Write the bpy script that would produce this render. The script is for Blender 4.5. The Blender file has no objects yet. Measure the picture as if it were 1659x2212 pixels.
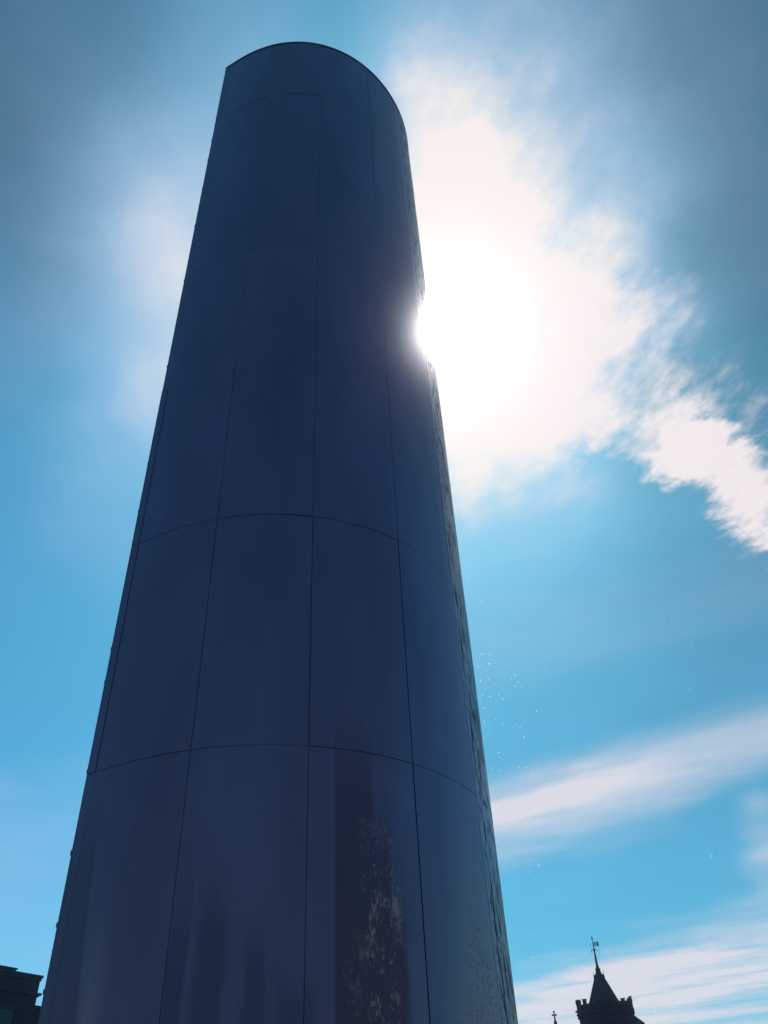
import bpy, bmesh, math, random
from mathutils import Matrix, Vector

# ------------------------------------------------------------------ camera
S = bpy.context.scene
COL = S.collection
cam = bpy.data.cameras.new('camera')
cam_o = bpy.data.objects.new('camera', cam)
COL.objects.link(cam_o)
FPX = 1792.0                                  # focal length in units of a 1659 x 2212 frame
ROT = Matrix(((0.998530877, 0.0541856803, 0.0),
              (0.03504626, -0.64583058, -0.76267596),
              (-0.04132612, 0.7615555, -0.64678078)))
EYE = Vector((0, 0, 1.6))
cam_o.matrix_world = Matrix.Translation(EYE) @ ROT.to_4x4()
cam.sensor_fit = 'VERTICAL'
cam.sensor_height = 24
cam.lens = 24 * FPX / 2212
cam.clip_start = 0.1
cam.clip_end = 6000
S.camera = cam_o


def sky_dir(px, py):
    """world direction of a spot in the sky, given where the photograph shows it"""
    return (ROT @ Vector((px - 829.5, 1106.0 - py, -FPX))).normalized()


# ------------------------------------------------------------------ sun
SUN = sky_dir(952, 716)
SUN_EL = math.asin(SUN.z)
SUN_AZ = math.atan2(SUN.x, SUN.y)
sl = bpy.data.lights.new('sun', 'SUN')
sl.energy = 5.0
sl.angle = math.radians(0.53)
sl.color = (1.0, 0.93, 0.86)
so = bpy.data.objects.new('sun', sl)
COL.objects.link(so)
so.rotation_euler = SUN.to_track_quat('Z', 'Y').to_euler()


# ------------------------------------------------------------------ node helpers
class Sock:
    """a node socket (or a number) that can be used in plain arithmetic"""
    def __init__(self, nt, s):
        self.nt, self.s = nt, s

    def _op(self, op, other=None, third=None):
        n = self.nt.nodes.new('ShaderNodeMath')
        n.operation = op
        for i, v in enumerate((self, other, third)):
            if v is None:
                continue
            if isinstance(v, Sock):
                self.nt.links.new(v.s, n.inputs[i])
            else:
                n.inputs[i].default_value = v
        return Sock(self.nt, n.outputs[0])

    def __add__(self, o): return self._op('ADD', o)
    def __sub__(self, o): return self._op('SUBTRACT', o)
    def __mul__(self, o): return self._op('MULTIPLY', o)
    def __truediv__(self, o): return self._op('DIVIDE', o)
    def max(self, o): return self._op('MAXIMUM', o)
    def min(self, o): return self._op('MINIMUM', o)
    def sqrt(self): return self._op('SQRT')
    def abs(self): return self._op('ABSOLUTE')
    def inv(self): return (self * -1.0) + 1.0

    def clamp(self):
        return self.max(0.0).min(1.0)

    def smooth(self, a, b, lo=0.0, hi=1.0):
        n = self.nt.nodes.new('ShaderNodeMapRange')
        n.interpolation_type = 'SMOOTHSTEP'
        self.nt.links.new(self.s, n.inputs[0])
        if a > b:
            a, b, lo, hi = b, a, hi, lo
        for i, v in enumerate((a, b, lo, hi)):
            n.inputs[i + 1].default_value = v
        return Sock(self.nt, n.outputs[0])


def vmath(nt, op, a, b=None, scale=None):
    n = nt.nodes.new('ShaderNodeVectorMath')
    n.operation = op
    for i, v in enumerate((a, b)):
        if v is None:
            continue
        if hasattr(v, 'is_linked'):
            nt.links.new(v, n.inputs[i])
        else:
            n.inputs[i].default_value = v
    if scale is not None:
        n.inputs['Scale'].default_value = scale
    return n.outputs['Value'] if op == 'DOT_PRODUCT' else n.outputs[0]


def combine(nt, x, y, z=0.0):
    n = nt.nodes.new('ShaderNodeCombineXYZ')
    for i, v in enumerate((x, y, z)):
        if isinstance(v, Sock):
            nt.links.new(v.s, n.inputs[i])
        else:
            n.inputs[i].default_value = v
    return n.outputs[0]


def noise(nt, vec, scale, detail=4.0, rough=0.55, col=False, dist=0.0):
    n = nt.nodes.new('ShaderNodeTexNoise')
    nt.links.new(vec, n.inputs['Vector'])
    n.inputs['Scale'].default_value = scale
    n.inputs['Detail'].default_value = detail
    n.inputs['Roughness'].default_value = rough
    n.inputs['Distortion'].default_value = dist
    return n.outputs['Color'] if col else Sock(nt, n.outputs[0])


def mix_col(nt, fac, a, b, blend='MIX'):
    n = nt.nodes.new('ShaderNodeMix')
    n.data_type = 'RGBA'
    n.blend_type = blend
    for s, v in ((n.inputs[0], fac), (n.inputs[6], a), (n.inputs[7], b)):
        if isinstance(v, Sock):
            nt.links.new(v.s, s)
        elif hasattr(v, 'is_linked'):
            nt.links.new(v, s)
        elif isinstance(v, (int, float)):
            s.default_value = v
        else:
            s.default_value = (*v[:3], 1.0)
    return n.outputs[2]


# ------------------------------------------------------------------ sky
W = bpy.data.worlds.new("World")
S.world = W
W.use_nodes = True
nt = W.node_tree
bg = nt.nodes['Background']
bg.inputs[1].default_value = 1.0
sk = nt.nodes.new('ShaderNodeTexSky')
sk.sky_type = 'NISHITA'
sk.sun_disc = False
sk.sun_elevation = SUN_EL
sk.sun_rotation = SUN_AZ
sk.air_density = 1.0
sk.dust_density = 1.0
sk.ozone_density = 1.5
SKY_STRENGTH = 0.1
base = vmath(nt, 'SCALE', sk.outputs[0], scale=SKY_STRENGTH)
base = vmath(nt, 'MULTIPLY', base, (0.31, 0.98, 1.12))      # the cool blue of the photograph's sky
tc = nt.nodes.new('ShaderNodeTexCoord')
D0 = tc.outputs['Generated']
sep = nt.nodes.new('ShaderNodeSeparateXYZ')
nt.links.new(D0, sep.inputs[0])
dz = Sock(nt, sep.outputs[2]).max(0.09)
P = combine(nt, Sock(nt, sep.outputs[0]) / dz, Sock(nt, sep.outputs[1]) / dz)   # a flat cloud layer overhead


def warp(vec, nscale, amp, detail, rough=0.5):
    c = noise(nt, P, nscale, detail, rough, col=True)
    c = vmath(nt, 'SUBTRACT', c, (0.5, 0.5, 0.5))
    c = vmath(nt, 'SCALE', c, scale=amp)
    return vmath(nt, 'ADD', vec, c)


D_SOFT = warp(warp(D0, 2.2, 0.20, 2), 7.0, 0.07, 5, 0.6)
D_PUFF = warp(warp(D0, 7.0, 0.07, 2), 26.0, 0.05, 5, 0.62)
D_BAND = warp(warp(D0, 0.9, 0.05, 3), 3.0, 0.03, 5, 0.6)


def blob(vec, px, py, rx, ry, rot=0.0, soft=0.5):
    """a patch of cloud in a fixed direction of the sky, elliptical, angles fixed in the world"""
    c = sky_dir(px, py)
    r = math.radians(rot)
    e = sky_dir(px + 20 * math.cos(r), py + 20 * math.sin(r))
    u = (e - c * e.dot(c)).normalized()
    v = c.cross(u).normalized()
    k = FPX * math.cos(math.atan(math.hypot(px - 829.5, py - 1106) / FPX))
    a = Sock(nt, vmath(nt, 'DOT_PRODUCT', vec, tuple(u * k / rx)))
    b = Sock(nt, vmath(nt, 'DOT_PRODUCT', vec, tuple(v * k / ry)))
    return ((a * a) + (b * b)).sqrt().smooth(1 + soft, max(0.0, 1 - soft))


def total(items, vec):
    t = None
    for it in items:
        *g, s = it
        b = blob(vec, *g) * s
        t = b if t is None else (t + b)
    return t


# dark thin cloud
dark = total([(0, 40, 180, 320, 30, 1.0, 1.0), (40, 600, 110, 230, 10, 1.0, 0.25), (1700, 90, 290, 360, 8, 1.0, 0.68),
              (1760, 620, 220, 520, 0, 0.95, 0.6), (1400, -100, 200, 130, 0, 1.0, 0.4)], D_SOFT).clamp()
dim = total([(1560, 1500, 560, 1000, 0, 0.95, 1.0)], D_SOFT).clamp()
# soft veils lit by the sun
glow = total([(990, 680, 200, 270, 0, 1.0, 1.0)], D0)
added_bank = (Sock(nt, sep.outputs[1]) * -1.0).smooth(0.0, 0.5) * Sock(nt, sep.outputs[2]).smooth(0.62, 0.25)   # unseen dark cloud added low behind the viewer, dims the steel's lower reflections
veil = total([(1060, 590, 185, 330, -4, 0.95, 1.1), (1080, 780, 210, 200, 12, 0.9, 0.8),
              (1060, 170, 160, 150, 0, 1.0, 0.30), (950, 350, 95, 150, 0, 1.0, 0.45), (960, 1000, 200, 180, 0, 1.0, 0.34),
              (1310, 330, 190, 330, 0, 1.0, 0.24),
              (1080, 1130, 260, 160, 0, 1.0, 0.25)], D_SOFT)
veil_w = total([(385, 690, 130, 340, 13, 1.0, 0.46), (330, 420, 190, 260, 30, 1.0, 0.24),
                (330, 850, 90, 90, -20, 1.0, 0.20), (200, 560, 240, 130, -35, 1.0, 0.16),
                (90, 1760, 240, 90, -10, 1.0, 0.16), (40, 2120, 320, 160, 10, 1.0, 0.22)], D_SOFT)
# broken, ribbed cloud
puff = total([(1150, 800, 200, 180, 20, 0.7, 0.75), (1260, 690, 85, 75, -20, 0.7, 0.42),
              (1230, 900, 110, 75, 15, 0.5, 0.5), (1380, 740, 95, 130, 35, 0.95, 0.32),
              (1475, 950, 92, 72, 38, 0.6, 0.95), (1575, 1030, 120, 76, 33, 0.5, 0.95),
              (1570, 850, 110, 70, 10, 0.95, 0.36), (1410, 640, 90, 60, -30, 0.95, 0.22), (1640, 1120, 80, 50, 50, 0.8, 0.5),
              (1310, 975, 60, 24, 10, 0.8, 0.34)], D_PUFF)
band = total([(1380, 1675, 400, 26, -14, 0.95, 0.36), (1130, 1745, 230, 46, -10, 0.95, 0.60),
              (1620, 1650, 220, 22, -20, 0.95, 0.24), (1560, 1580, 300, 26, -15, 1.0, 0.26),
              (1665, 1830, 34, 55, 0, 0.9, 0.45), (1120, 1835, 170, 26, -8, 0.95, 0.34),
              (1600, 2045, 240, 38, -14, 0.9, 0.55), (1160, 2160, 260, 32, -10, 0.9, 0.46),
              (1420, 2130, 300, 34, -10, 0.9, 0.42), (1450, 2225, 450, 44, -4, 0.8, 0.6),
              (1350, 1330, 500, 60, -16, 1.0, 0.10)], D_BAND)


def plane(px, py):
    d = sky_dir(px, py)
    return Vector((d.x / d.z, d.y / d.z))


st = (plane(1430, 730) - plane(1400, 770)).normalized()      # the way the ribs of the broken cloud run
px_, py_ = Sock(nt, sep.outputs[0]) / dz, Sock(nt, sep.outputs[1]) / dz
along = (px_ * st.x) + (py_ * st.y)
across = (px_ * -st.y) + (py_ * st.x)
rib = noise(nt, combine(nt, along * 0.6, across), 27.0, 6, 0.6)
str_ = noise(nt, combine(nt, along * 0.75, across), 4.6, 6, 0.62)
veil = ((veil * (str_.smooth(0.2, 0.8, 0.55, 1.22))) + (veil_w * (str_.smooth(0.2, 0.8, 0.85, 1.12)))).max(glow).clamp()
puff = (puff + (rib - 0.5) * 1.7 * puff.smooth(0.0, 0.45)).smooth(0.12, 1.3).clamp()
bst = (plane(1500, 1640) - plane(1200, 1710)).normalized()
b_al = (px_ * bst.x) + (py_ * bst.y)
b_ac = (px_ * -bst.y) + (py_ * bst.x)
bn = noise(nt, combine(nt, b_al * 0.3, b_ac), 2.6, 7, 0.6)
band = (band * bn.smooth(0.25, 0.7, 0.35, 1.4)).clamp()
c = mix_col(nt, added_bank * 0.6, base, (0.05, 0.10, 0.17))
c = mix_col(nt, dim * 0.42, c, (0.07, 0.24, 0.38))
c = mix_col(nt, dark * 0.78, c, (0.062, 0.142, 0.235))
vcol = mix_col(nt, veil.smooth(0.35, 0.95), (0.47, 0.62, 0.88), (0.92, 0.86, 0.85))
c = mix_col(nt, veil, c, vcol)
c = mix_col(nt, puff * 0.95, c, (0.93, 0.85, 0.86))
c = mix_col(nt, band * 0.86, c, (0.80, 0.76, 0.82))
mn = nt.nodes.new('ShaderNodeVectorMath')
mn.operation = 'MINIMUM'
nt.links.new(c, mn.inputs[0])
mn.inputs[1].default_value = (0.93, 0.87, 0.86)
nt.links.new(mn.outputs[0], bg.inputs[0])

S.view_settings.view_transform = 'Standard'
S.view_settings.look = 'None'
S.view_settings.exposure = 0.0
S.view_settings.gamma = 1.0


# ------------------------------------------------------------------ object helpers
def tag(o, label=None, cat=None, group=None, kind=None):
    for k, v in (('label', label), ('category', cat), ('group', group), ('kind', kind)):
        if v:
            o[k] = v
    return o


def empty(name, loc, rz=0.0):
    o = bpy.data.objects.new(name, None)
    COL.objects.link(o)
    o.location = loc
    o.rotation_euler = (0, 0, rz)
    return o


def link(name, bm, mat, parent=None, smooth=False):
    bmesh.ops.recalc_face_normals(bm, faces=bm.faces)
    me = bpy.data.meshes.new(name)
    bm.to_mesh(me)
    bm.free()
    if smooth:
        for p in me.polygons:
            p.use_smooth = True
    me.materials.append(mat)
    o = bpy.data.objects.new(name, me)
    COL.objects.link(o)
    if parent:
        o.parent = parent
    return o


def box(bm, x0, x1, y0, y1, z0, z1, m=None):
    vs = [bm.verts.new((x, y, z)) for x in (x0, x1) for y in (y0, y1) for z in (z0, z1)]
    if m:
        for v in vs:
            v.co = m @ v.co
    for f in ((0, 1, 3, 2), (4, 6, 7, 5), (0, 4, 5, 1), (2, 3, 7, 6), (0, 2, 6, 4), (1, 5, 7, 3)):
        bm.faces.new([vs[i] for i in f])


def lathe(bm, prof, cx=0.0, cy=0.0, n=10, rot=0.0, sq=False):
    """rings of n vertices from (radius, z) pairs"""
    rings = []
    for r, z in prof:
        rings.append([bm.verts.new((cx + r * math.cos(rot + 2 * math.pi * i / n),
                                    cy + r * math.sin(rot + 2 * math.pi * i / n), z)) for i in range(n)])
    for a, b in zip(rings, rings[1:]):
        for i in range(n):
            bm.faces.new((a[i], a[(i + 1) % n], b[(i + 1) % n], b[i]))
    bm.faces.new(rings[0][::-1])
    bm.faces.new(rings[-1])


def tube(bm, pts, r, n=6):
    pts = [Vector(p) for p in pts]
    rings = []
    for i, p in enumerate(pts):
        t = (pts[min(i + 1, len(pts) - 1)] - pts[max(i - 1, 0)]).normalized()
        a = t.cross(Vector((0.13, 1, 0.21))).normalized()
        b = t.cross(a).normalized()
        rings.append([bm.verts.new(p + (a * math.cos(2 * math.pi * k / n) + b * math.sin(2 * math.pi * k / n)) * r)
                      for k in range(n)])
    for a, b in zip(rings, rings[1:]):
        for i in range(n):
            bm.faces.new((a[i], a[(i + 1) % n], b[(i + 1) % n], b[i]))
    bm.faces.new(rings[0][::-1])
    bm.faces.new(rings[-1])


def material(name, color, rough=0.7, metal=0.0, scale=3.0, vary=0.25, bump=0.2, bscale=None):
    m = bpy.data.materials.new(name)
    m.use_nodes = True
    t = m.node_tree
    p = t.nodes['Principled BSDF']
    tcn = t.nodes.new('ShaderNodeTexCoord')
    v = tcn.outputs['Object']
    n = noise(t, v, scale, 6, 0.6).smooth(0.25, 0.75)
    lo = tuple(c * (1 - vary) for c in color)
    hi = tuple(c * (1 + vary) for c in color)
    t.links.new(mix_col(t, n, lo, hi), p.inputs['Base Color'])
    p.inputs['Metallic'].default_value = metal
    p.inputs['Roughness'].default_value = rough
    if bump:
        b = t.nodes.new('ShaderNodeBump')
        b.inputs['Strength'].default_value = bump
        b.inputs['Distance'].default_value = 0.02
        t.links.new(noise(t, v, bscale or scale * 6, 5, 0.6).s, b.inputs['Height'])
        t.links.new(b.outputs[0], p.inputs['Normal'])
    return m


def brickwork(name, c1, c2, mortar, scale=1.0):
    m = material(name, c1, 0.85)
    t = m.node_tree
    p = t.nodes['Principled BSDF']
    tcn = t.nodes.new('ShaderNodeTexCoord')
    sp = t.nodes.new('ShaderNodeSeparateXYZ')
    t.links.new(tcn.outputs['Object'], sp.inputs[0])
    vec = combine(t, Sock(t, sp.outputs[0]) + Sock(t, sp.outputs[1]), Sock(t, sp.outputs[2]))
    b = t.nodes.new('ShaderNodeTexBrick')
    t.links.new(vec, b.inputs['Vector'])
    b.inputs['Color1'].default_value = (*c1, 1)
    b.inputs['Color2'].default_value = (*c2, 1)
    b.inputs['Mortar'].default_value = (*mortar, 1)
    b.inputs['Scale'].default_value = 4.4 * scale
    b.inputs['Mortar Size'].default_value = 0.012
    t.links.new(b.outputs[0], p.inputs['Base Color'])
    return m


# ------------------------------------------------------------------ the ground
pave = material('granite_paving', (0.055, 0.06, 0.07), 0.8, 0.0, 0.6, 0.3, 0.1)
t = pave.node_tree
br = t.nodes.new('ShaderNodeTexBrick')
tcn = t.nodes.new('ShaderNodeTexCoord')
t.links.new(tcn.outputs['Object'], br.inputs['Vector'])
br.inputs['Scale'].default_value = 1.1
br.inputs['Mortar Size'].default_value = 0.01
br.inputs['Color1'].default_value = (0.055, 0.06, 0.07, 1)
br.inputs['Color2'].default_value = (0.075, 0.08, 0.09, 1)
br.inputs['Mortar'].default_value = (0.02, 0.02, 0.025, 1)
t.links.new(br.outputs[0], t.nodes['Principled BSDF'].inputs['Base Color'])
bm = bmesh.new()
NR = 48
rad = [0.0, 30, 80, 200, 500, 1200]
prev = None
cv = bm.verts.new((0, 0, 0))
for r in rad[1:]:
    ring = [bm.verts.new((r * math.cos(2 * math.pi * i / NR), r * math.sin(2 * math.pi * i / NR), 0)) for i in range(NR)]
    for i in range(NR):
        j = (i + 1) % NR
        if prev is None:
            bm.faces.new((cv, ring[i], ring[j]))
        else:
            bm.faces.new((prev[i], ring[i], ring[j], prev[j]))
    prev = ring
tag(link('ground', bm, pave), kind='structure')

# ------------------------------------------------------------------ the steel tower: plan
FRONT = [(-2.948, 7.528), (-2.524, 7.308), (-2.094, 7.155), (-1.658, 7.076), (-1.225, 7.074), (-0.808, 7.15),
         (-0.418, 7.297), (-0.065, 7.506), (0.245, 7.767), (0.509, 8.071), (0.726, 8.413), (0.893, 8.788),
         (1.001, 9.194), (1.045, 9.64), (1.0, 10.12), (0.84, 10.58), (0.52, 10.98), (0.05, 11.22),
         (-0.5, 11.2), (-1.05, 10.93), (-1.6, 10.4), (-2.1, 9.65), (-2.55, 8.75), (-2.948, 7.528)]


def catmull(pts, n=24):
    out = []
    P_ = [Vector(p) for p in pts]
    for i in range(len(P_) - 1):
        p1, p2 = P_[i], P_[i + 1]
        p0 = P_[i - 1] if i else p1 * 2 - p2
        p3 = P_[i + 2] if i + 2 < len(P_) else p2 * 2 - p1
        for k in range(n):
            s = k / n
            out.append(0.5 * ((2 * p1) + (p2 - p0) * s + (2 * p0 - 5 * p1 + 4 * p2 - p3) * s * s
                              + (3 * p1 - p0 - 3 * p2 + p3) * s ** 3))
    out.append(P_[-1])
    return out


PLAN = catmull(FRONT)
for _ in range(6):                             # even out the curvature so the sheet metal reflects cleanly
    Q = PLAN[:]
    for i in range(8, len(Q) - 8):
        PLAN[i] = sum((Q[i + k] for k in range(-8, 9)), Vector((0, 0))) / 17
ARC = [0.0]
for a, b in zip(PLAN, PLAN[1:]):
    ARC.append(ARC[-1] + (b - a).length)
TOTAL = ARC[-1]


def at(u):
    """point and outward normal of the plan curve at arc length u"""
    u = min(max(u, 0.0), TOTAL - 1e-6)
    lo, hi = 0, len(ARC) - 1
    while hi - lo > 1:
        m_ = (lo + hi) // 2
        if ARC[m_] <= u:
            lo = m_
        else:
            hi = m_
    s = (u - ARC[lo]) / (ARC[hi] - ARC[lo])
    p = PLAN[lo].lerp(PLAN[hi], s)
    i0, i1 = max(lo - 2, 0), min(hi + 2, len(PLAN) - 1)
    d = (PLAN[i1] - PLAN[i0]).normalized()
    return p, Vector((d.y, -d.x))


ROWS = [0.0, 2.19, 4.91, 7.655, 10.361, 13.083, 15.80, 18.5, 21.04]
COLS = [0.112, 1.156, 2.233, 3.322, 4.412, 5.52]

# ------------------------------------------------------------------ the steel tower: material
steel = bpy.data.materials.new('wet_steel_plate')
steel.use_nodes = True
t = steel.node_tree
pr = t.nodes['Principled BSDF']
uv = t.nodes.new('ShaderNodeUVMap')
uv.uv_map = 'metres'
sp = t.nodes.new('ShaderNodeSeparateXYZ')
t.links.new(uv.outputs[0], sp.inputs[0])
U, V = Sock(t, sp.outputs[0]), Sock(t, sp.outputs[1])
oi = t.nodes.new('ShaderNodeObjectInfo')
rnd = Sock(t, oi.outputs['Random'])


def uvvec(su, sv, shift=0.0):
    return combine(t, U * su + shift, V * sv, shift)


edge_n = noise(t, uvvec(3, 0.7), 1.0, 6, 0.65)          # ragged outlines, drawn out downwards
fine_n = noise(t, uvvec(22, 9), 1.0, 5, 0.65)
mott = noise(t, uvvec(1.3, 0.35), 1.0, 5, 0.6)
cloudy = noise(t, uvvec(6, 2.2, 3.1), 1.0, 6, 0.7)


def run(u0, u1, top, soft_u=0.05, soft_v=0.5, ragged=0.5, bottom=None):
    """a painted mark (reflection, lime) that runs down the plate from a ragged top between u0 and u1"""
    uu = U + (edge_n - 0.5) * 0.25
    m_ = uu.smooth(u0 - soft_u, u0 + soft_u) * uu.smooth(u1 + soft_u, u1 - soft_u)
    vv = V + (cloudy - 0.5) * ragged * 2
    return m_ * vv.smooth(top + soft_v, top - soft_v)


strip_refl = (U.smooth(2.46, 2.49) * (U + (edge_n - 0.5) * 0.2).smooth(2.92, 2.84) * V.smooth(5.6, 4.2)).max(
    run(2.5, 3.0, 4.2, 0.05, 0.4)).max(run(2.7, 3.12, 3.45, 0.04, 0.3))  # dark strip: a reflection painted into the steel colour
refl_l = run(1.17, 1.30, 3.6, 0.02, 0.6).max(run(1.38, 1.62, 3.6, 0.05, 0.3)).max(run(1.78, 1.95, 3.3, 0.04, 0.35)).max(
    run(2.02, 2.3, 2.95, 0.06, 0.3)).max(run(1.2, 2.3, 2.55, 0.05, 0.25, 0.9) * 0.8)  # dark reflections low on the left, painted into the base colour
dark_edge = (U + (V - 3.0) * 0.09 + (edge_n - 0.5) * 0.06).smooth(0.42, 0.37) * V.smooth(5.0, 3.8)
# lime left by the water, in the middle of the dark painted reflection
lime_zone = (run(2.72, 3.05, 4.1, 0.08, 0.4) * 0.8 + run(2.55, 2.7, 3.4, 0.05, 0.4) * 0.3)
lime_n = noise(t, uvvec(34, 17, 5.0), 1.0, 6, 0.7)
lime_b = noise(t, uvvec(8, 3.2, 2.0), 1.0, 4, 0.6)
lime = lime_zone * (lime_n + (lime_b - 0.5) * 0.9).smooth(0.52, 0.66)
brown_refl = run(2.55, 3.1, 3.6, 0.1, 0.6) * cloudy.smooth(0.4, 0.75)  # brown of the reflected strip, painted in
pale_refl = run(0.44, 0.62, 3.1, 0.06, 0.7, 0.6) * 0.75  # light curved reflection near the left corner, painted as colour
# ripples of the water film on the right-hand side: narrow dark flecks leaning with the flow
lean = combine(t, U * 16.0 + V * 1.4, V * 2.6, 0.0)
fleck_n = noise(t, lean, 1.0, 3, 0.6, dist=0.5)
lean2 = combine(t, U * 34.0 + V * 3.0, V * 7.0, 2.0)
fleck_2 = noise(t, lean2, 1.0, 3, 0.6, dist=0.4)
fleck_m = noise(t, uvvec(1.6, 0.8, 7.0), 1.0, 4, 0.65)
edge_zone = U.smooth(4.42, 4.5)
low_zone = V.smooth(5.0, 2.2) * (U + (cloudy - 0.5) * 0.9).smooth(3.4, 4.1)
fleck = ((fleck_n - fleck_m.smooth(0.3, 0.6) * 0.08).smooth(0.44, 0.37)).max(
    (fleck_2 - fleck_m.smooth(0.35, 0.6) * 0.05).smooth(0.42, 0.37)) * (edge_zone.max(U.smooth(3.7, 4.4) * 0.12))
spot_n = noise(t, uvvec(38, 24), 1.0, 5, 0.65)
spot = (spot_n + (cloudy - 0.5) * 0.3).smooth(0.47, 0.38) * low_zone
dry = low_zone * mott.smooth(0.2, 0.6, 0.6, 1.0)                  # lime-grey film low on the right

steel_c = (0.275, 0.166, 0.240)
c = mix_col(t, mott.smooth(0.25, 0.75), tuple(x * 0.86 for x in steel_c), tuple(x * 1.12 for x in steel_c))
c = mix_col(t, rnd * 0.35, c, tuple(x * 0.8 for x in steel_c))
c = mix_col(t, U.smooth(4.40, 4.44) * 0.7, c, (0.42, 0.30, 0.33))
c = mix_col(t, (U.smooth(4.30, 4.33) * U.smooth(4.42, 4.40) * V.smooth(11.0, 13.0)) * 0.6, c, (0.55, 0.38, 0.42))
c = mix_col(t, dry * 0.8, c, (0.64, 0.40, 0.39))
c = mix_col(t, pale_refl, c, (0.50, 0.28, 0.27))
c = mix_col(t, strip_refl * 0.62, c, (0.16, 0.092, 0.125))
c = mix_col(t, refl_l * 0.75, c, (0.14, 0.10, 0.14))
c = mix_col(t, dark_edge * 0.6, c, (0.15, 0.09, 0.12))
c = mix_col(t, brown_refl.clamp() * 0.65, c, (0.36, 0.125, 0.11))
c = mix_col(t, lime.clamp() * 0.9, c, (0.85, 0.40, 0.35))
c = mix_col(t, spot * 0.7, c, (0.06, 0.06, 0.09))
c = mix_col(t, fleck * 0.9, c, (0.05, 0.05, 0.08))
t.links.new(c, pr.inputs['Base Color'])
wet = fleck.max(spot * 0.8).clamp()
t.links.new(((wet.inv()) * 0.8).s, pr.inputs['Metallic'])
t.links.new(((wet.inv()) * 0.45 + 0.03).s, pr.inputs['Specular IOR Level'])
ro = (cloudy * 0.12) + 0.30 + (strip_refl.max(dry).max(lime.clamp()) * 0.25)
t.links.new(ro.s, pr.inputs['Roughness'])
bp = t.nodes.new('ShaderNodeBump')
bp.inputs['Strength'].default_value = 0.5
bp.inputs['Distance'].default_value = 0.006
hgt = (fleck * -0.8) + (fine_n * 0.25) + (spot * -0.4) + (mott * 0.6)
t.links.new(hgt.s, bp.inputs['Height'])
t.links.new(bp.outputs[0], pr.inputs['Normal'])

dark_steel = material('dark_joint_steel', (0.20, 0.11, 0.16), 0.55, 0.8, 3.0, 0.2, 0.1)
rim_steel = material('rim_steel', (0.07, 0.09, 0.16), 0.4, 0.7, 2.0, 0.2, 0.05)


def plate(u0, u1, z0, z1, off=0.012, thick=0.008, step=0.045, tilt=0.0):
    """one curved sheet of steel, standing off the core, with its own edges"""
    bm_ = bmesh.new()
    L = bm_.loops.layers.uv.new('metres')
    n = max(1, int(round((u1 - u0) / step)))
    us = [u0 + (u1 - u0) * i / n for i in range(n + 1)]
    nz = 4
    zs = [z0 + (z1 - z0) * k / nz for k in range(nz + 1)]

    def pt(u, z, o):
        p, nn = at(u)
        q = p + nn * (o + tilt * (u - u0) / (u1 - u0))
        return (q.x, q.y, z)

    def quad(vs, uvs, sm):
        f = bm_.faces.new(vs)
        f.smooth = sm
        for lp, w in zip(f.loops, uvs):
            lp[L].uv = w
    front = [[bm_.verts.new(pt(u, z, off)) for z in zs] for u in us]
    for i in range(n):
        for k in range(nz):
            quad((front[i][k], front[i + 1][k], front[i + 1][k + 1], front[i][k + 1]),
                 ((us[i], zs[k]), (us[i + 1], zs[k]), (us[i + 1], zs[k + 1]), (us[i], zs[k + 1])), True)
    for z, flip in ((z0, False), (z1, True)):          # lower and upper edges
        for i in range(n):
            a = [bm_.verts.new(pt(us[i], z, off)), bm_.verts.new(pt(us[i], z, off - thick)),
                 bm_.verts.new(pt(us[i + 1], z, off - thick)), bm_.verts.new(pt(us[i + 1], z, off))]
            w = [(us[i], z)] * 2 + [(us[i + 1], z)] * 2
            quad(a[::-1] if flip else a, w[::-1] if flip else w, False)
    for u, flip in ((u0, False), (u1, True)):          # side edges
        a = [bm_.verts.new(pt(u, z0, off)), bm_.verts.new(pt(u, z1, off)),
             bm_.verts.new(pt(u, z1, off - thick)), bm_.verts.new(pt(u, z0, off - thick))]
        w = [(u, z0), (u, z1), (u, z1), (u, z0)]
        quad(a[::-1] if flip else a, w[::-1] if flip else w, False)
    return bm_


def link_raw(name, bm_, mat, parent):
    me = bpy.data.meshes.new(name)
    bm_.to_mesh(me)
    bm_.free()
    me.materials.append(mat)
    o = bpy.data.objects.new(name, me)
    COL.objects.link(o)
    o.parent = parent
    return o


tower = empty('steel_tower', (0, 0, 0))
tag(tower, 'tall curved tower clad in dark blue wet steel plates, sun glaring behind its edge', 'tower')
rng = random.Random(5)
GAP = 0.0026
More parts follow.
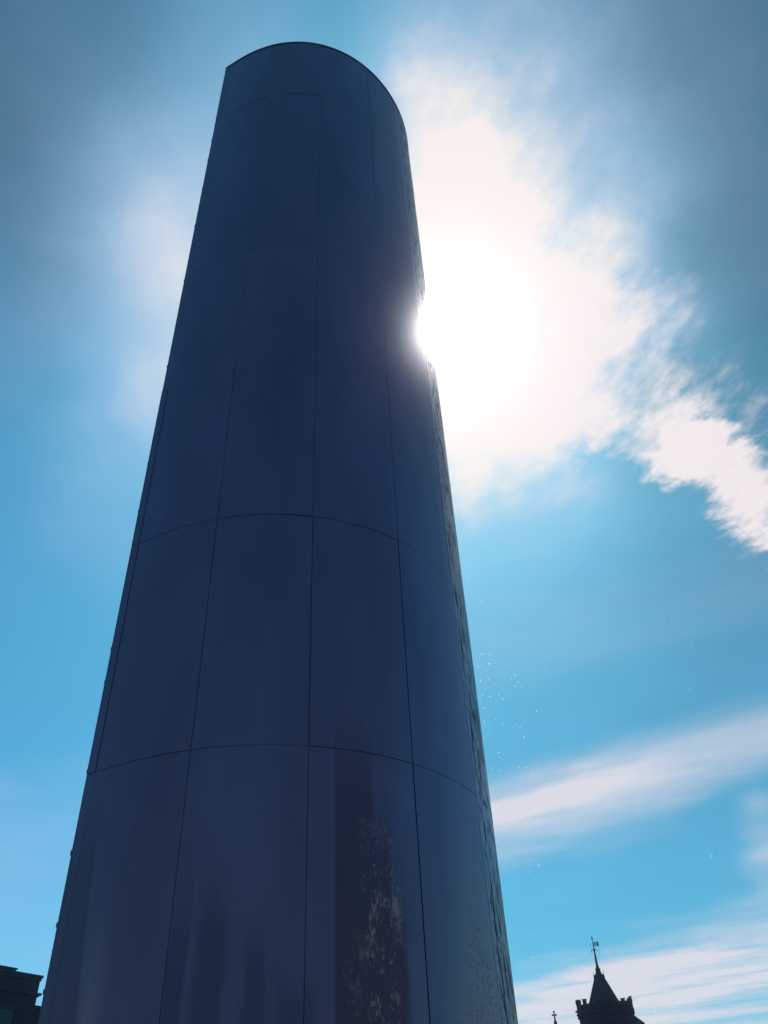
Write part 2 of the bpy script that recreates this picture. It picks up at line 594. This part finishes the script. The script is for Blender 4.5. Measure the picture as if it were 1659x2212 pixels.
# core that closes the joints
bm = bmesh.new()
n = len(PLAN)
inner = []
for i in range(0, n - 1, 3):
    p, nn = at(ARC[i])
    inner.append(p + nn * -0.004)
lowr = [bm.verts.new((p.x, p.y, 0)) for p in inner]
upr = [bm.verts.new((p.x, p.y, ROWS[-1] - 0.05)) for p in inner]
for i in range(len(inner)):
    j = (i + 1) % len(inner)
    bm.faces.new((lowr[i], lowr[j], upr[j], upr[i]))
bm.faces.new(upr)
bm.faces.new(lowr[::-1])
link('core_wall', bm, dark_steel, tower)
for k in range(len(ROWS) - 1):
    GAP = 0.0028 if k < 3 else 0.0018 if k < 5 else 0.0012     # the upper joints were pulled up tighter
    z0, z1 = ROWS[k] + GAP, ROWS[k + 1] - GAP
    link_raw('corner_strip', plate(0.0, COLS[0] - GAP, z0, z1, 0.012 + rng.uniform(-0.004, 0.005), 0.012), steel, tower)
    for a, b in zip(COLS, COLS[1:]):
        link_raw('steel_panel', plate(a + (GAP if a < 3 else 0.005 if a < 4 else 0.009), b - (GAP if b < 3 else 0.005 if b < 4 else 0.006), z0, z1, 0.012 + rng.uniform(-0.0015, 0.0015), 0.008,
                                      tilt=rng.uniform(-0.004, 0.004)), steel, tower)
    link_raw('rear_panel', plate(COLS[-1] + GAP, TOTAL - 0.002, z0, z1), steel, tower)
# rim that caps the sheets
bm = bmesh.new()
ring = []
for i in range(0, n - 1, 2):
    p, nn = at(ARC[i])
    a, b = p + nn * 0.022, p - nn * 0.10
    ring.append([bm.verts.new((a.x, a.y, ROWS[-1] - 0.035)), bm.verts.new((a.x, a.y, ROWS[-1] + 0.02)),
                 bm.verts.new((b.x, b.y, ROWS[-1] + 0.02)), bm.verts.new((b.x, b.y, ROWS[-1] - 0.035))])
for i in range(len(ring)):
    a, b = ring[i], ring[(i + 1) % len(ring)]
    for k in range(4):
        bm.faces.new((a[k], b[k], b[(k + 1) % 4], a[(k + 1) % 4]))
link('rim_cap', bm, rim_steel, tower)
# bolts that stand out along the left-hand corner
p0, n0 = at(0.0)
for z in (18.35, 17.7, 16.9, 15.85, 14.6, 13.0, 10.9, 9.0, 8.2, 6.3, 5.9, 4.95, 4.2, 3.6, 3.1):
    bm = bmesh.new()
    box(bm, -0.014, 0.01, -0.010, 0.016, -0.012 - rng.random() * 0.02, 0.014, Matrix.Translation((p0.x, p0.y, z)))
    link('corner_bolt', bm, dark_steel, tower)

# ------------------------------------------------------------------ drops of water in the air
drop_mat = bpy.data.materials.new('water_drop')
drop_mat.use_nodes = True
t = drop_mat.node_tree
p = t.nodes['Principled BSDF']
p.inputs['Base Color'].default_value = (0.95, 0.95, 0.95, 1)
p.inputs['Roughness'].default_value = 0.12
p.inputs['IOR'].default_value = 1.33
tr = t.nodes.new('ShaderNodeBsdfTranslucent')
tr.inputs[0].default_value = (1, 1, 1, 1)
nz_ = t.nodes.new('ShaderNodeTexNoise')
nz_.inputs['Scale'].default_value = 8
mx = t.nodes.new('ShaderNodeMixShader')
mr = Sock(t, nz_.outputs[0]).smooth(0.3, 0.7, 0.92, 1.0)
t.links.new(mr.s, mx.inputs[0])
t.links.new(p.outputs[0], mx.inputs[1])
t.links.new(tr.outputs[0], mx.inputs[2])
t.links.new(mx.outputs[0], t.nodes['Material Output'].inputs[0])
bm = bmesh.new()


def drop(px, py, dist, r):
    c_ = EYE + sky_dir(px, py) * dist
    m_ = Matrix.Translation(c_) @ Matrix.Scale(r, 4)
    r_ = bmesh.ops.create_icosphere(bm, subdivisions=1, radius=1.0, matrix=m_)
    fs = {f for v in r_['verts'] for f in v.link_faces}
    # a drop is a clear shell: left open towards the sun so that the light comes through
    bmesh.ops.delete(bm, geom=[f for f in fs if (f.calc_center_median() - c_).dot(SUN) > 0.15 * r], context='FACES')


rng = random.Random(11)


def edge_x(y):                                   # where the tower's right edge stands against the sky
    return 877 + 0.125 * (y - 290)


for (y0, y1, spread, cnt) in ((1020, 1130, 20, 26), (1110, 1330, 28, 26), (1320, 1450, 60, 30), (1430, 1570, 55, 60),
                              (1560, 1680, 80, 26), (1680, 2200, 110, 22), (1150, 1700, 300, 28), (1700, 2212, 350, 12)):
    for _ in range(cnt):
        y = rng.uniform(y0, y1)
        x = edge_x(y) + abs(rng.gauss(0, spread)) + 3
        drop(x, y, rng.uniform(8.5, 11.5), rng.choice((0.0022, 0.0026, 0.0032, 0.004, 0.0056)))
for x, y in ((322, 957), (323, 974), (326, 990), (790, 1570), (765, 1535), (190, 1640), (172, 1678)):
    drop(x, y, 6.5, 0.003)
tag(link('water_spray', bm, drop_mat), 'fine bright drops of water blown off the tower into the air', 'water spray', kind='stuff')

# ------------------------------------------------------------------ the castellated clock tower building, far right
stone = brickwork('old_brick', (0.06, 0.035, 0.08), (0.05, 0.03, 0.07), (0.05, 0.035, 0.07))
trim = material('terracotta_trim', (0.045, 0.032, 0.055), 0.8, 0, 2.0, 0.3, 0.3)
slate = material('roof_slate', (0.03, 0.028, 0.05), 0.6, 0, 1.5, 0.3, 0.4)
iron = material('wrought_iron', (0.02, 0.02, 0.025), 0.5, 0.6, 4.0, 0.2, 0.0)
glass = material('window_glass', (0.02, 0.025, 0.035), 0.1, 0.0, 1.0, 0.1, 0.0)
AZ = math.radians(11.4)
K = 0.7
hall = empty('brick_clock_tower', (150 * K * math.sin(AZ), 150 * K * math.cos(AZ), 1.6 * (1 - K)), -AZ)
hall.scale = (K, K, K)
tag(hall, 'distant castellated brick tower with pointed roof and weather vane, right of the steel tower', 'tower building')
W2 = 4.0
ZW = 24.0
bm = bmesh.new()
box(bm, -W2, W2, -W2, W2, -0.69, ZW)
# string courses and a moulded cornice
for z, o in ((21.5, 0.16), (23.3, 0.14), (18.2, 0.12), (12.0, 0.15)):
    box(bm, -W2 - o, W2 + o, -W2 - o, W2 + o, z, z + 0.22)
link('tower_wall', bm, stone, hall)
# parapet with merlons
bm = bmesh.new()
for sx, sy, ex, ey in ((-1, -1, 1, -1), (1, -1, 1, 1), (1, 1, -1, 1), (-1, 1, -1, -1)):
    a, b = Vector((sx * W2, sy * W2)), Vector((ex * W2, ey * W2))
    d = (b - a).normalized()
    ang = math.atan2(d.y, d.x)
    m = Matrix.Translation((a.x, a.y, 0)) @ Matrix.Rotation(ang, 4, 'Z')
    box(bm, 0.62, 2 * W2 - 0.62, -0.10, 0.20, ZW, 24.6, m)
    for (x0, x1, h) in ((0.9, 1.5, 25.18), (6.5, 7.1, 24.85), (2.9, 3.5, 24.82), (4.5, 5.1, 24.82)):
        box(bm, x0, x1, -0.14, 0.24, 24.601, h, m)
        box(bm, x0 - 0.05, x1 + 0.05, -0.19, 0.29, h + 0.002, h + 0.1, m)
link('parapet', bm, trim, hall)
for sx in (-1, 1):
    for sy in (-1, 1):
        bm = bmesh.new()
        h = 25.12 if sx < 0 else 24.75
        m = Matrix.Translation((sx * (W2 - 0.25), sy * (W2 - 0.25), 0))
        box(bm, -0.42, 0.42, -0.42, 0.42, 22.9, 23.6, m)
        box(bm, -0.36, 0.36, -0.36, 0.36, 23.601, h - 0.22, m)
        box(bm, -0.43, 0.43, -0.43, 0.43, h - 0.218, h - 0.04, m)
        box(bm, -0.34, 0.34, -0.34, 0.34, h - 0.038, h + 0.14, m)
        link('corner_turret', bm, trim, hall)
# water spouts on the left-hand side
for y in (-3.2, 0.0, 3.2):
    bm = bmesh.new()
    box(bm, -4.42, -3.95, y - 0.12, y + 0.12, 23.75, 23.98)
    link('gargoyle', bm, trim, hall)
# steep roof
bm = bmesh.new()
lathe(bm, ((2.36 * 2 ** .5, 24.05), (2.33 * 2 ** .5, 24.75), (0.80 * 2 ** .5, 28.45)), 0, 0, 4, math.pi / 4)
roof = link('roof', bm, slate, hall)
for rz in (0, 1, 2, 3):
    bm = bmesh.new()
    m = Matrix.Rotation(rz * math.pi / 2, 4, 'Z')
    box(bm, 1.7, 2.42, -0.35, 0.35, 24.7, 25.25, m)
    vs = [m @ Vector(q) for q in ((1.5, -0.42, 25.252), (2.5, -0.42, 25.252), (2.5, 0.42, 25.252), (1.5, 0.42, 25.252),
                                  (1.5, 0, 25.6), (2.36, 0, 25.55))]
    vs = [bm.verts.new(v) for v in vs]
    for f in ((0, 1, 2, 3), (0, 4, 5, 1), (2, 5, 4, 3), (1, 5, 2), (0, 3, 4)):
        bm.faces.new([vs[i] for i in f])
    link('dormer', bm, slate, hall)
# cresting: a flared crown of small pinnacles
bm = bmesh.new()
lathe(bm, ((0.83 * 2 ** .5, 28.4), (0.86 * 2 ** .5, 28.62), (0.76 * 2 ** .5, 28.8), (0.70 * 2 ** .5, 28.95)), 0, 0, 4, math.pi / 4)
for i in range(5):
    for j in range(5):
        if i in (0, 4) or j in (0, 4):
            x, y = (-0.72 + 0.36 * i), (-0.72 + 0.36 * j)
            corner = i in (0, 4) and j in (0, 4)
            h = 29.42 if corner else (29.0 + 0.12 * ((i + j) % 2))
            lathe(bm, ((0.09, 28.75), (0.075, 29.0 if corner else 28.9), (0.012, h)), x * 1.03, y * 1.03, 4, math.pi / 4)
link('roof_crown', bm, iron, hall)
# spirelet with its collars
bm = bmesh.new()
lathe(bm, ((0.62, 28.8), (0.44, 29.4), (0.30, 29.85), (0.20, 30.3), (0.17, 30.36), (0.30, 30.42), (0.13, 30.5), (0.17, 30.7),
           (0.27, 30.78), (0.15, 30.88), (0.17, 31.0), (0.12, 31.7), (0.12, 31.8), (0.25, 31.87), (0.12, 31.95),
           (0.11, 32.3), (0.16, 32.4), (0.12, 32.48), (0.18, 32.55), (0.15, 32.72), (0.08, 32.8), (0.075, 33.0)), 0, 0, 8)
for i in range(4):
    a = math.pi / 4 + i * math.pi / 2
    for rr, zz in ((0.40, 29.78),):
        x, y = rr * math.cos(a) * 1.1, rr * math.sin(a) * 1.1
        tube(bm, ((x * 0.5, y * 0.5, zz - 0.1), (x, y, zz), (x * 1.05, y * 1.05, zz + 0.02)), 0.06)
        lathe(bm, ((0.02, zz - 0.09), (0.11, zz), (0.02, zz + 0.12)), x * 1.02, y * 1.02, 6)
link('spire', bm, iron, hall)
# weather vane
bm = bmesh.new()
tube(bm, ((0, 0, 33.0), (0, 0, 34.2)), 0.055)
lathe(bm, ((0.02, 34.05), (0.11, 34.14), (0.14, 34.24), (0.06, 34.34), (0.02, 34.62)), 0, 0, 6)
tube(bm, ((-0.62, 0, 33.3), (0.06, 0, 33.38)), 0.03)
lathe(bm, ((0.01, -0.66), (0.06, -0.56), (0.01, -0.46)), 0, 0, 5)
bm.verts.ensure_lookup_table()
for v in bm.verts[-15:]:
    v.co = Vector((v.co.z, v.co.y, 33.3 + v.co.x * 0.8))
tube(bm, ((-0.22, 0, 33.14), (0.05, 0, 33.2)), 0.02)
tube(bm, ((-0.2, 0, 33.52), (0.05, 0, 33.5)), 0.02)
vane = link('weather_vane', bm, iron, hall)
bm = bmesh.new()
fx = [(0.03, 33.14), (0.72, 33.22), (0.84, 33.24), (0.76, 33.33), (0.84, 33.42), (0.75, 33.5), (0.82, 33.6), (0.72, 33.7), (0.03, 33.6)]
box(bm, 0.02, 0.86, -0.02, 0.02, 33.12, 33.2)
box(bm, 0.02, 0.84, -0.02, 0.02, 33.601, 33.68)
box(bm, 0.60, 0.80, -0.018, 0.018, 33.201, 33.6)
for i in range(3):
    box(bm, 0.803, 0.87, -0.015, 0.015, 33.22 + i * 0.15, 33.29 + i * 0.15)
for i in range(6):
    x = 0.06 + i * 0.09
    tube(bm, ((x, 0, 33.2), (x + 0.05, 0, 33.4), (x - 0.02, 0, 33.6)), 0.026, 5)
tube(bm, ((0.03, 0, 33.45), (0.6, 0, 33.36)), 0.018, 5)
link('flag', bm, iron, vane)
for s in (-1, 1):
    bm = bmesh.new()
    arc = [(s * (0.12 + 0.19 * (1 - math.cos(a))), 0, 32.42 + 0.16 * math.sin(a)) for a in [k * math.pi / 8 for k in range(9)]]
    arc += [(s * (0.46 - 0.05 * k), 0, 32.36 - 0.07 * math.sin(k)) for k in range(3)]
    tube(bm, arc, 0.036, 5)
    lathe(bm, ((0.02, 32.2), (0.07, 32.27), (0.02, 32.34)), s * 0.42, 0, 6)
    link('scroll', bm, iron, vane)
bm = bmesh.new()                                            # lightning rod bracket
pts = [(0.62, 0, 34.0), (0.74, 0, 33.6), (0.84, 0, 33.1), (0.88, 0, 32.7), (0.86, 0, 32.3), (0.74, 0, 31.95), (0.5, 0, 31.65), (0.1, 0, 31.45)]
tube(bm, pts, 0.018, 5)
tube(bm, ((0.05, 0, 33.0), (0.87, 0, 32.98)), 0.014, 5)
link('lightning_rod', bm, iron, hall)


# arched openings in the faces, and the clock, lower than the photograph shows
def window(parent, m, x, z, w, h, mat=None):
    bm_ = bmesh.new()
    box(bm_, x - w / 2 - 0.14, x - w / 2, -0.08, 0.02, z, z + h, m)
    box(bm_, x + w / 2, x + w / 2 + 0.14, -0.08, 0.02, z, z + h, m)
    box(bm_, x - w / 2 - 0.2, x + w / 2 + 0.2, -0.12, 0.02, z - 0.16, z - 0.001, m)
    box(bm_, x - w / 2 - 0.14, x + w / 2 + 0.14, -0.09, 0.02, z + h + 0.001, z + h + 0.2, m)
    f = link('window', bm_, mat or trim, parent)
    bm_ = bmesh.new()
    box(bm_, x - w / 2 + 0.002, x + w / 2 - 0.002, -0.02, 0.01, z + 0.002, z + h - 0.002, m)
    link('pane', bm_, glass, f)


for q in range(4):
    m = Matrix.Rotation(q * math.pi / 2, 4, 'Z') @ Matrix.Translation((0, -W2, 0))
    for x in (-2.2, 0, 2.2):
        window(hall, m, x, 18.9, 0.9, 2.1)
    for x in (-2.2, 0, 2.2):
        window(hall, m, x, 8.0, 1.0, 2.4)
m = Matrix.Translation((0, -W2, 15.2)) @ Matrix.Rotation(math.pi / 2, 4, 'X')
bm = bmesh.new()
lathe(bm, ((1.5, -0.05), (1.5, 0.12), (1.3, 0.14), (1.28, 0.07)), 0, 0, 32)
for v in bm.verts:
    v.co = m @ v.co
ck = link('clock_face', bm, trim, hall)
bm = bmesh.new()
for a, l in ((0.6, 0.7), (2.4, 1.05)):
    box(bm, -0.04, 0.04, 0, l, 0.15, 0.17, m @ Matrix.Rotation(a, 4, 'Z'))
link('clock_hand', bm, iron, ck)
# the flared stage to the right and the long hall below with its cross
bm = bmesh.new()
box(bm, 4.001, 5.2, -3.6, 3.6, -0.69, 21.6)
vs = [bm.verts.new(v) for v in ((4.001, -3.8, 21.602), (5.3, -3.8, 21.602), (5.3, 3.8, 21.602), (4.001, 3.8, 21.602),
                                (4.001, -3.4, 22.75), (4.001, 3.4, 22.75))]
for f in ((0, 1, 2, 3), (0, 4, 1), (2, 5, 3), (1, 4, 5, 2), (0, 3, 5, 4)):
    bm.faces.new([vs[i] for i in f])
link('stair_turret', bm, stone, hall)
bm = bmesh.new()
box(bm, -20, -4.3, -4, 9, -0.69, 15)
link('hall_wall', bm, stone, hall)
bm = bmesh.new()
for (x0, x1) in ((-11.6, -4.31),):
    xm = -7.6
    prof = [(x0, 15.002), (x1, 15.002), (xm, 22.6)]
    a = [bm.verts.new((x, -4.1, z)) for x, z in prof]
    b = [bm.verts.new((x, 9.1, z)) for x, z in prof]
    bm.faces.new(a)
    bm.faces.new(b[::-1])
    for i in range(3):
        bm.faces.new((a[i], b[i], b[(i + 1) % 3], a[(i + 1) % 3]))
rf = link('hall_roof', bm, slate, hall)
bm = bmesh.new()
CX, CZ = -7.58, 23.6
lathe(bm, ((0.28, 22.3), (0.22, 22.75), (0.11, 22.95), (0.13, 23.15), (0.09, 23.3), (0.09, 23.85), (0.13, 23.95), (0.13, 24.08),
           (0.05, 24.15)), CX, -3.9, 6)
box(bm, CX - 0.28, CX + 0.28, -3.99, -3.81, CZ - 0.10, CZ + 0.08)
box(bm, CX - 0.37, CX - 0.281, -4.0, -3.8, CZ - 0.14, CZ + 0.12)
box(bm, CX + 0.281, CX + 0.37, -4.0, -3.8, CZ - 0.14, CZ + 0.12)
link('cross_finial', bm, trim, rf)

# ------------------------------------------------------------------ the flat-roofed building, lower left
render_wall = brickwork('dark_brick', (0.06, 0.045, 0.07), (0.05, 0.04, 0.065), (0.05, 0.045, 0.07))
coping = material('stone_coping', (0.06, 0.05, 0.08), 0.8, 0, 2.0, 0.2, 0.2)
A2 = math.radians(-22)
FA = math.atan(0.66)
base2 = Vector((60 * math.sin(A2), 60 * math.cos(A2), 0))
# local x runs along the facade (receding to the right), local y runs into the building
corner_l = Vector((0.30, 61.65 - 60))
rgt, fwd = Vector((math.cos(A2), -math.sin(A2))), Vector((math.sin(A2), math.cos(A2)))
cw = base2.xy + rgt * corner_l.x + fwd * corner_l.y
dirx = (rgt + fwd * 0.66).normalized()
bld = empty('flat_roofed_building', (cw.x, cw.y, 0), math.atan2(dirx.y, dirx.x))
tag(bld, 'dark flat-roofed building with thin cornice at the lower left, beside the steel tower', 'building')
H = 13.88
bm = bmesh.new()
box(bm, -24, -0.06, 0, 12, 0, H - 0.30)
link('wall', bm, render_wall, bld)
bm = bmesh.new()
box(bm, -24.1, 0.0, -0.06, 12.05, H - 0.298, H - 0.14)
box(bm, -24.16, 0.06, -0.12, 12.1, H - 0.138, H)
link('cornice', bm, coping, bld)
bm = bmesh.new()
box(bm, -23.9, -1.87, 0.0, 11.8, H + 0.002, H + 0.09)
box(bm, -23.95, -1.80, -0.08, 11.9, H + 0.092, H + 0.17)
link('roof_parapet', bm, coping, bld)
bm = bmesh.new()
box(bm, -24.1, 0.04, -0.05, 12.02, 12.72, 12.80)
box(bm, -24.14, 0.16, -0.12, 12.06, 12.802, 12.93)
link('string_course', bm, coping, bld)
bm = bmesh.new()
box(bm, -0.058, 9.0, 0.25, 9, 0, 12.15)
box(bm, -0.055, 9.1, 0.15, 9.1, 12.152, 12.32)
link('side_wing', bm, render_wall, bld)
m = Matrix.Identity(4)
for k in range(7):
    for z in (10.2, 6.8, 3.2):
        window(bld, m, -1.9 - k * 2.6, z, 1.1, 1.7, coping)

# ------------------------------------------------------------------ scattering air added to make the glare around the sun
hz = bpy.data.materials.new('glare_scatter')
hz.use_nodes = True
t = hz.node_tree
t.nodes.remove(t.nodes['Principled BSDF'])
pv = t.nodes.new('ShaderNodeVolumePrincipled')
pv.inputs['Color'].default_value = (0.93, 0.95, 1.0, 1)
pv.inputs['Density'].default_value = 0.00054
pv.inputs['Anisotropy'].default_value = 0.984
t.links.new(pv.outputs[0], t.nodes['Material Output'].inputs['Volume'])
bm = bmesh.new()
box(bm, -1300, 1300, -1300, 1300, -1.0, 26.0)
o = link('glare_haze', bm, hz)
tag(o, kind='stuff')
o['label'] = 'thin scattering air added to spread the glare of the sun'
o['category'] = 'glare_haze'
S.cycles.max_bounces = 6
S.cycles.volume_bounces = 0
S.cycles.sample_clamp_indirect = 3.0
S.cycles.caustics_reflective = False
S.cycles.caustics_refractive = False
